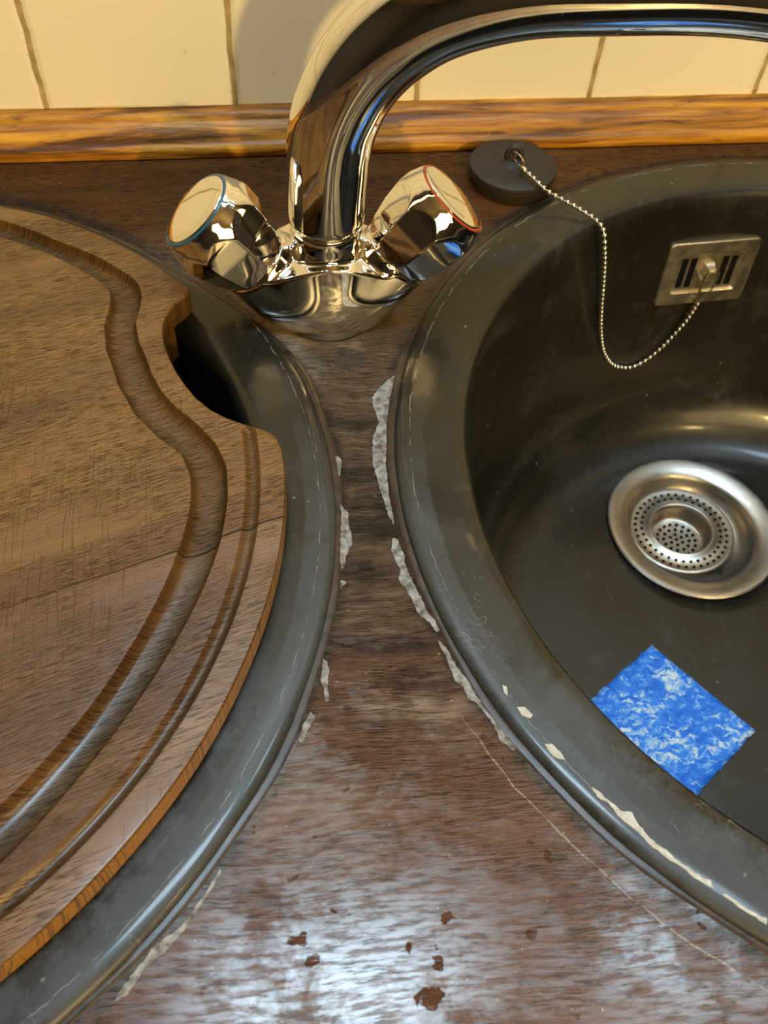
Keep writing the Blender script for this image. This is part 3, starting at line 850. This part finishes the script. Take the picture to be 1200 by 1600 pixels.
# ------------------------------------------------------------------ chopping board
def board():
    TOP, BOT = 0.016, 0.0042
    def table(tb):
        tb = sorted(tb); A = [t[0] for t in tb]; V = [t[1] / 1000 for t in tb]
        # periodic, smooth interpolation with a little gaussian smoothing
        xs = np.arange(-180, 180, 0.125)
        y = np.interp(xs, [a - 360 for a in A] + A + [a + 360 for a in A], V * 3)
        k = np.exp(-0.5 * (np.arange(-12, 13) * 0.125 / 0.35) ** 2); k /= k.sum()
        yy = np.convolve(np.r_[y[-12:], y, y[:12]], k, 'valid')
        return lambda a: float(np.interp(a, np.r_[xs, 180], np.r_[yy, yy[0]]))
    edge = table([(-179, 205.7), (-120, 206), (-80, 206.5), (-55.5, 206.5), (-49.7, 206), (-41, 205.6), (-34.6, 205.6), (-24, 205.2), (-16.8, 205.4), (-6.6, 205.8),
                  (0, 205.8), (2.2, 205.5), (4.2, 203.8), (5.2, 200), (6.3, 193.5), (8, 186), (9.8, 180.6), (12.5, 176), (15.4, 173.6), (18.2, 172.3), (20.9, 172.3), (23.7, 173.3), (26.3, 175.6), (28.4, 179.3),
                  (29.9, 184.5), (30.6, 189), (31.0, 194), (31.4, 198.5), (32.1, 200.0), (35.5, 198.4), (40.6, 197), (46.6, 195.5), (52.4, 194.6), (58.9, 193.1), (65.3, 190.5), (75, 194), (90, 198), (120, 204), (150, 205.7)])
    gin = table([(-179, 168), (-120, 168), (-60, 168.3), (-47.9, 168), (-41.3, 167.3), (-27, 167), (-21.7, 167.6), (-14.2, 168.8), (-6.9, 170), (-4, 169.9), (-0.9, 169.2), (2.9, 165.8),
                 (6.4, 157.5), (12, 149.9), (19.1, 147.5), (27.3, 150.4), (32.6, 156.6), (36.6, 167), (38.5, 170.6), (41.1, 171.8), (51.4, 170.6), (61.6, 169.6), (90, 168), (150, 168)])
    gout = table([(-179, 182), (-120, 182), (-60, 183), (-51.3, 182.8), (-42, 180.2), (-34, 179.6), (-25, 180.4), (-17, 182.2), (-10.9, 183.6), (-4.8, 184), (0.1, 183.3), (4, 179.8), (7.8, 173.6),
                  (12.1, 166.2), (15.5, 163.2), (19.2, 162.4), (26.4, 164.6), (30.3, 168.7), (34.7, 180), (37, 183.2), (38.9, 184.2), (45.6, 183), (54, 180.2), (64, 181), (90, 182), (150, 182)])
    angs = []
    a = -180.0
    while a < 180 - 1e-6:
        angs.append(a); a += 0.1 if 27 <= a < 34 else 0.2 if -12 <= a < 42 else 0.8
        a = round(a, 4)
    bm = bmesh.new(); cols = []
    for a in angs:
        ca, sa = cos(R(a)), sin(R(a)); e = edge(a); gi = gin(a); go = gout(a)
        pts = []
        for k in range(1, 9): pts.append(((gi - 0.0012) * k / 8, TOP))
        W = go - gi; dep = 0.0048
        for t, d in ((0.0, 0.0001), (0.025, 0.0010), (0.055, 0.0026), (0.10, 0.0042), (0.17, 0.0052), (0.28, 0.0057), (0.5, 0.0059), (0.72, 0.0057), (0.83, 0.0052), (0.90, 0.0042), (0.945, 0.0026), (0.975, 0.0010), (1.0, 0.0001)):
            pts.append((gi + W * t, TOP - d))
        pts.append((go + 0.0012, TOP))
        # narrow groove, only on the low side of the notch
        lowz = 1.0 if a < 3.2 else 0.0
        if 3.2 <= a < 7: lowz = 1.0
        if a > 150: lowz = 1.0
        nc = 0.1933 + 0.0000
        half = 0.0030
        if e < nc + half + 0.0016: 
            # no room left: keep the samples evenly spread over the outer band
            fall = max(0.0, min(1.0, (e - nc + 0.001) / 0.0055)) if lowz else 0.0
            a0 = go + 0.0016; b0 = e - 0.0016
            if b0 < a0 + 0.001: a0 = b0 - 0.001
            if fall > 0 and e > nc - half:
                for t in (-1, -0.66, -0.33, 0, 0.33, 0.66, 1.0):
                    x = min(nc + half * t, b0); d = 0.0021 * (1 - t * t) * fall
                    pts.append((max(x, a0 + 0.0002 * t), TOP - d))
            else:
                for k in range(7): pts.append((a0 + (b0 - a0) * (k + 1) / 8, TOP))
        else:
            for t in (-1, -0.66, -0.33, 0, 0.33, 0.66, 1.0):
                pts.append((nc + half * t, TOP - 0.0021 * (1 - t * t) * lowz))
        pts += [(e - 0.0014, TOP - (0.0003 if lowz else 0)), (e - 0.0005, TOP - 0.0004), (e - 0.0001, TOP - 0.0012), (e, TOP - 0.0030), (e, BOT + 0.001), (e - 0.0008, BOT)]
        rb = min(e - 0.0012, 0.186)
        pts += [(rb + 0.0005, BOT), (rb, BOT - 0.0002), (rb, -0.013), (rb - 0.001, -0.014)]
        pts.append((rb * 0.5, -0.014))
        cols.append([bm.verts.new((LC[0] + r * ca, LC[1] + r * sa, z)) for r, z in pts])
    n = len(cols); top = bm.verts.new((LC[0], LC[1], TOP)); bot = bm.verts.new((LC[0], LC[1], -0.014))
    for i in range(n):
        A, B = cols[i], cols[(i + 1) % n]
        bm.faces.new((top, A[0], B[0])); bm.faces.new((bot, B[-1], A[-1]))
        for k in range(len(A) - 1): bm.faces.new((A[k], A[k + 1], B[k + 1], B[k]))
    fix(bm)
    o = sharp(link('chopping_board', bm, M_board), 38)
    tag(o, 'round brown wooden chopping board with wavy juice groove and finger notch', 'chopping board')
board()

# ------------------------------------------------------------------ mixer tap
TC = Vector((0.0290, 0.3310, 0.0))
def tap():
    root = thing('mixer_tap', 'chrome mixer tap with two faceted knobs and long curved spout', 'tap', tuple(TC))
    KR, KL = Vector((0.0554, 0.0006, 0.0570)), Vector((-0.0556, 0.0004, 0.0556))      # cap centres from the tap axis
    th = R(49.3)
    aR, aL = Vector((cos(th), 0.02, sin(th))).normalized(), Vector((-cos(th), 0.0, sin(th))).normalized()
    L = 0.0365
    # body: star-shaped smooth union around an inner point
    O = Vector((0, 0, 0.014))
    def seg(P_, A, B, ra, rb):
        AB = B - A; t = np.clip(((P_ - A) @ AB) / (AB @ AB), 0, 1)
        return np.linalg.norm(P_ - (A + t[:, None] * AB), axis=1) - (ra + (rb - ra) * t)
    def cone(P_, A, B, ra, rb):
        AB = B - A; Lh = np.linalg.norm(AB); u = AB / Lh; s = (P_ - A) @ u; t = s / Lh
        rad = np.linalg.norm(P_ - A - s[:, None] * u, axis=1) - (ra + (rb - ra) * np.clip(t, 0, 1))
        cap = np.maximum(-s, s - Lh)
        return np.maximum(rad, cap)
    def smin(a, b_, k):
        h = np.clip(0.5 + 0.5 * (b_ - a) / k, 0, 1); return b_ * (1 - h) + a * h - k * h * (1 - h)
    A0 = np.array([0, 0, -0.002]); arms = []
    for K, a in ((KR, aR), (KL, aL)):
        e1 = np.array(K - a * (L - 0.001)); e0 = np.array(K - a * (L + 0.038)); arms.append((e0, e1))
    def F(P_):
        z = np.clip(P_[:, 2], 0, 0.05)
        a_ = 0.0238 + 0.0215 * np.sin(np.minimum(1, z / 0.024) * pi / 2); b_ = 0.0226 + 0.0006 * np.sin(z / 0.02 * pi) - 0.0020 * (z / 0.037) ** 2
        q_ = (np.sqrt((P_[:, 0] / a_) ** 2 + (P_[:, 1] / b_) ** 2) - 1) * b_
        arch = 0.0375 - 0.019 * (np.abs(P_[:, 0]) / 0.045) ** 1.6
        d = np.maximum(q_, (P_[:, 2] - arch) * 0.8)
        arm = None
        for e0, e1 in arms:
            q = cone(P_, e0, e1, 0.0200, 0.0174); arm = q if arm is None else smin(arm, q, 0.002)
        d = smin(d, arm, 0.0022)
        d = smin(d, cone(P_, np.array([0, 0, 0]), np.array([0, 0, 0.046]), 0.0162, 0.0160), 0.002)
        return np.maximum(d, -P_[:, 2] + 0.0002)
    nu, nv = 240, 150; dirs = []
    for j in range(1, nv):
        ph = pi * j / nv
        for i in range(nu):
            t = 2 * pi * i / nu; dirs.append((sin(ph) * cos(t), sin(ph) * sin(t), cos(ph)))
    dirs += [(0, 0, 1), (0, 0, -1)]
    D = np.array(dirs); On = np.array(O)
    lo = np.zeros(len(D)); hi = np.full(len(D), 0.07)
    ts = np.linspace(0.002, 0.07, 70); last = np.zeros(len(D)); alive = np.ones(len(D), bool)
    for t in ts:
        f = F(On + D * t); inside = (f < 0) & alive; last[inside] = t; alive &= f < 0
    lo = last; hi = last + (ts[1] - ts[0])
    for _ in range(22):
        mid = (lo + hi) / 2; f = F(On + D * mid[:, None]); lo = np.where(f < 0, mid, lo); hi = np.where(f < 0, hi, mid)
    Pn = On + D * lo[:, None] + np.array(TC)
    bm = bmesh.new(); vs = [bm.verts.new(p) for p in Pn]
    for j in range(nv - 2):
        for i in range(nu):
            a, b_, c, d = j * nu + i, j * nu + (i + 1) % nu, (j + 1) * nu + (i + 1) % nu, (j + 1) * nu + i
            bm.faces.new((vs[a], vs[d], vs[c], vs[b_]))
    for i in range(nu):
        bm.faces.new((vs[-2], vs[i], vs[(i + 1) % nu]))
        bm.faces.new((vs[-1], vs[(nv - 2) * nu + (i + 1) % nu], vs[(nv - 2) * nu + i]))
    fix(bm); bmesh.ops.smooth_vert(bm, verts=bm.verts[:], factor=0.5, use_axis_x=True, use_axis_y=True, use_axis_z=True)
    sharp(link('body', bm, M_chrome, root), 60)
    bm = bmesh.new(); lathe(bm, [(0.0225, 0.0001), (0.0246, 0.0001), (0.0246, 0.0010), (0.0225, 0.0016)], TC, n=64, cap0=False)
    fix(bm); link('base_gasket', bm, M_rubber, root)
    # neck collar
    bm = bmesh.new()
    lathe(bm, [(0.0150, 0.0360), (0.0158, 0.0385), (0.0159, 0.0440), (0.0160, 0.0478), (0.0154, 0.0484)], TC, n=72, cap1=True)
    fix(bm); link('collar', bm, M_chrome, root)
    # spout
    psi = R(-12); c, s = cos(psi), sin(psi)
    path = [(0, .0484), (0, .060), (.0006, .074), (.0014, .085), (.0042, .0985), (.0115, .1145), (.0232, .1290), (.0410, .1415), (.0680, .1505), (.1000, .1545), (.1400, .1570), (.1850, .1540), (.2080, .1480), (.2200, .1360), (.2230, .1180)]
    pts = catmull([TC + Vector((q * c, q * s, z)) for q, z in path], 7)
    N = len(pts); rad = []
    for i in range(N):
        t = i / (N - 1); rad.append(0.0168 + 0.0008 * min(1, t / 0.3) - 0.0040 * max(0, (t - 0.45) / 0.55))
    rad[0] = 0.0155; rad[1] = 0.0164
    bm = bmesh.new(); tube(bm, pts, rad, 56); fix(bm); link('spout', bm, M_chrome, root)
    # knobs
    for K, a, ringm, nm in ((KR, aR, M_red, 'right'), (KL, aL, M_blue, 'left')):
        C_ = TC + K; nf = 8
        CT = [(-0.0366, 0.0140), (-0.0360, 0.0158), (-0.0345, 0.0175), (-0.0320, 0.0191), (-0.0280, 0.0208), (-0.0220, 0.0223), (-0.0150, 0.0230), (-0.0100, 0.0224), (-0.0060, 0.0211), (-0.0032, 0.0199), (-0.0014, 0.0192), (0, 0.0184)]
        AT = [(-0.0366, 0.0160), (-0.0300, 0.0180), (-0.0200, 0.0202), (-0.0100, 0.0212), (-0.0040, 0.0211), (0, 0.0215)]
        def circ(t): return float(np.interp(t, [q[0] for q in CT], [q[1] for q in CT]))
        def oct_(t, p):
            x = (p + pi / 8 * 0.6) % (2 * pi / nf) - pi / nf
            ap = float(np.interp(t, [q[0] for q in AT], [q[1] for q in AT]))
            return min(circ(t), ap / cos(x)) / circ(t)
        tt = [0.0, -0.0006, -0.0014] + [-0.0024 - 0.0010 * i for i in range(34)] + [-0.0366]
        prof = [(0.0178, -0.0004)] + [(circ(t), t) for t in tt]
        bm = bmesh.new(); lathe(bm, prof, C_, a, n=192, cap1=True, fn=oct_); fix(bm)
        kn = sharp(link('knob', bm, M_knob, root), 18)
        bm = bmesh.new()
        lathe(bm, [(0.0182, -0.0006), (0.0180, 0.0004), (0.0172, 0.0006), (0.0168, -0.0004)], C_, a, n=96)
        fix(bm); r_ = link('colour_ring', bm, ringm, kn)
        r_['label'] = ('red' if nm == 'right' else 'blue') + ' marker ring'
        bm = bmesh.new()
        lathe(bm, [(0.0171, -0.0006), (0.0170, 0.0007), (0.0162, 0.0011), (0.0120, 0.0016), (0.0060, 0.0019), (0.0005, 0.0020)], C_, a, n=96, cap1=True)
        fix(bm); link('cap', bm, M_knob, kn)
        bm = bmesh.new(); lathe(bm, [(0.0150, -0.0362), (0.0152, -0.0368), (0.0148, -0.0380)], C_, a, n=64, cap0=True, cap1=True)
        fix(bm); link('washer', bm, M_rubber, kn)
tap()

# ------------------------------------------------------------------ plug and chain
def plug():
    c = Vector((0.1400, 0.4270, 0))
    root = thing('sink_plug', 'round black rubber sink plug lying on worktop behind right sink', 'plug', tuple(c))
    bm = bmesh.new()
    lathe(bm, [(0.020, 0.0002), (0.0222, 0.0006), (0.0228, 0.0030), (0.0232, 0.0058), (0.0224, 0.0064), (0.0226, 0.0070), (0.0240, 0.0076), (0.0243, 0.0092), (0.0240, 0.0104), (0.0230, 0.0110),
               (0.0150, 0.0112), (0.0080, 0.0114), (0.0060, 0.0120), (0.0040, 0.0136), (0.001, 0.0138)], c, n=72, cap0=True, cap1=True)
    fix(bm); sharp(link('stopper', bm, M_rubber, root), 40)
    bm = bmesh.new()
    t_ = [c + Vector((-0.0030, 0.001, 0.0120)), c + Vector((-0.0040, 0.001, 0.0165)), c + Vector((-0.0015, 0.0008, 0.0200)), c + Vector((0.0020, 0.0005, 0.0195)), c + Vector((0.0034, 0.0002, 0.0160)), c + Vector((0.0026, 0, 0.0120))]
    tube(bm, catmull(t_, 5), 0.0017, 12); fix(bm); link('eyelet', bm, M_rubber, root)
plug()

def chain():
    mm = [(142.5, 413.3, 15.6), (146.9, 406.2, 14.2), (152.4, 400.2, 11.6), (158.8, 396.2, 9.6), (165.5, 392.6, 7.6), (171.0, 388.6, 6.0), (175.8, 383.6, 5.0), (178.4, 377.5, 4.2), (178.6, 371.5, 2.6),
          (180.2, 370.6, -4.5), (182.6, 371.4, -12.4), (187.2, 373.8, -30.4), (192.2, 376.4, -51.4), (196.8, 378.5, -68.5), (202.3, 381.0, -84.0), (208.0, 383.3, -95.8), (216.0, 386.1, -106.9), (223.8, 388.5, -112.8),
          (232.6, 390.8, -115.7), (239.1, 392.2, -114.0), (245.7, 393.3, -108.7), (251.0, 394.0, -101.4), (255.0, 394.4, -93.2), (258.6, 394.4, -84.6), (260.4, 393.6, -75.4), (261.2, 392.6, -66.0)]
    path = catmull([Vector(p) / 1000 for p in mm], 12)
    # even spacing
    ds = [0]
    for a, b_ in zip(path[:-1], path[1:]): ds.append(ds[-1] + (b_ - a).length)
    step = 0.0037; n = int(ds[-1] / step); cs = []
    j = 0
    for k in range(n + 1):
        d = ds[-1] * k / n
        while j < len(ds) - 2 and ds[j + 1] < d: j += 1
        cs.append(path[j].lerp(path[j + 1], (d - ds[j]) / (ds[j + 1] - ds[j])))
    root = thing('ball_chain', 'silver ball chain looping from rubber plug down to overflow cover', 'chain', tuple(cs[0]))
    bm = bmesh.new()
    for p in cs: ball(bm, p, 0.00152)
    link('bead_string', bm, M_bead, root)
    bm = bmesh.new(); tube(bm, cs, 0.0004, 6); link('wire', bm, M_bead, root)
    # link rings at the plug
    bm = bmesh.new(); torus(bm, (0.1408, 0.4205, 0.0168), (0.9, 0.45, 0.45), 0.0050, 0.0006, 28, 8); fix(bm)
    link('split_ring', bm, M_brass, root)
    bm = bmesh.new()
    tube(bm, [Vector((0.1405, 0.4165, 0.0160)), Vector((0.1418, 0.4145, 0.0158)), Vector((0.1428, 0.4125, 0.0155))], [0.0012, 0.0018, 0.0013], 10)
    link('coupling', bm, M_brass, root)
    bm = bmesh.new()
    a0 = cs[-1]
    b0 = OP(0, 0.001, 0.0068)
    pts = [a0, a0.lerp(b0, .3) + Vector((-.0028, -.001, 0)), b0 + Vector((-0.0040, -.0005, 0.0010)), b0 + Vector((0, -.0008, 0.0046)), b0 + Vector((0.0042, -.0005, 0.0010)), a0.lerp(b0, .3) + Vector((.0028, -.001, 0)), a0]
    tube(bm, catmull(pts, 6), 0.0006, 8); link('end_ring', bm, M_brass, root)
chain()
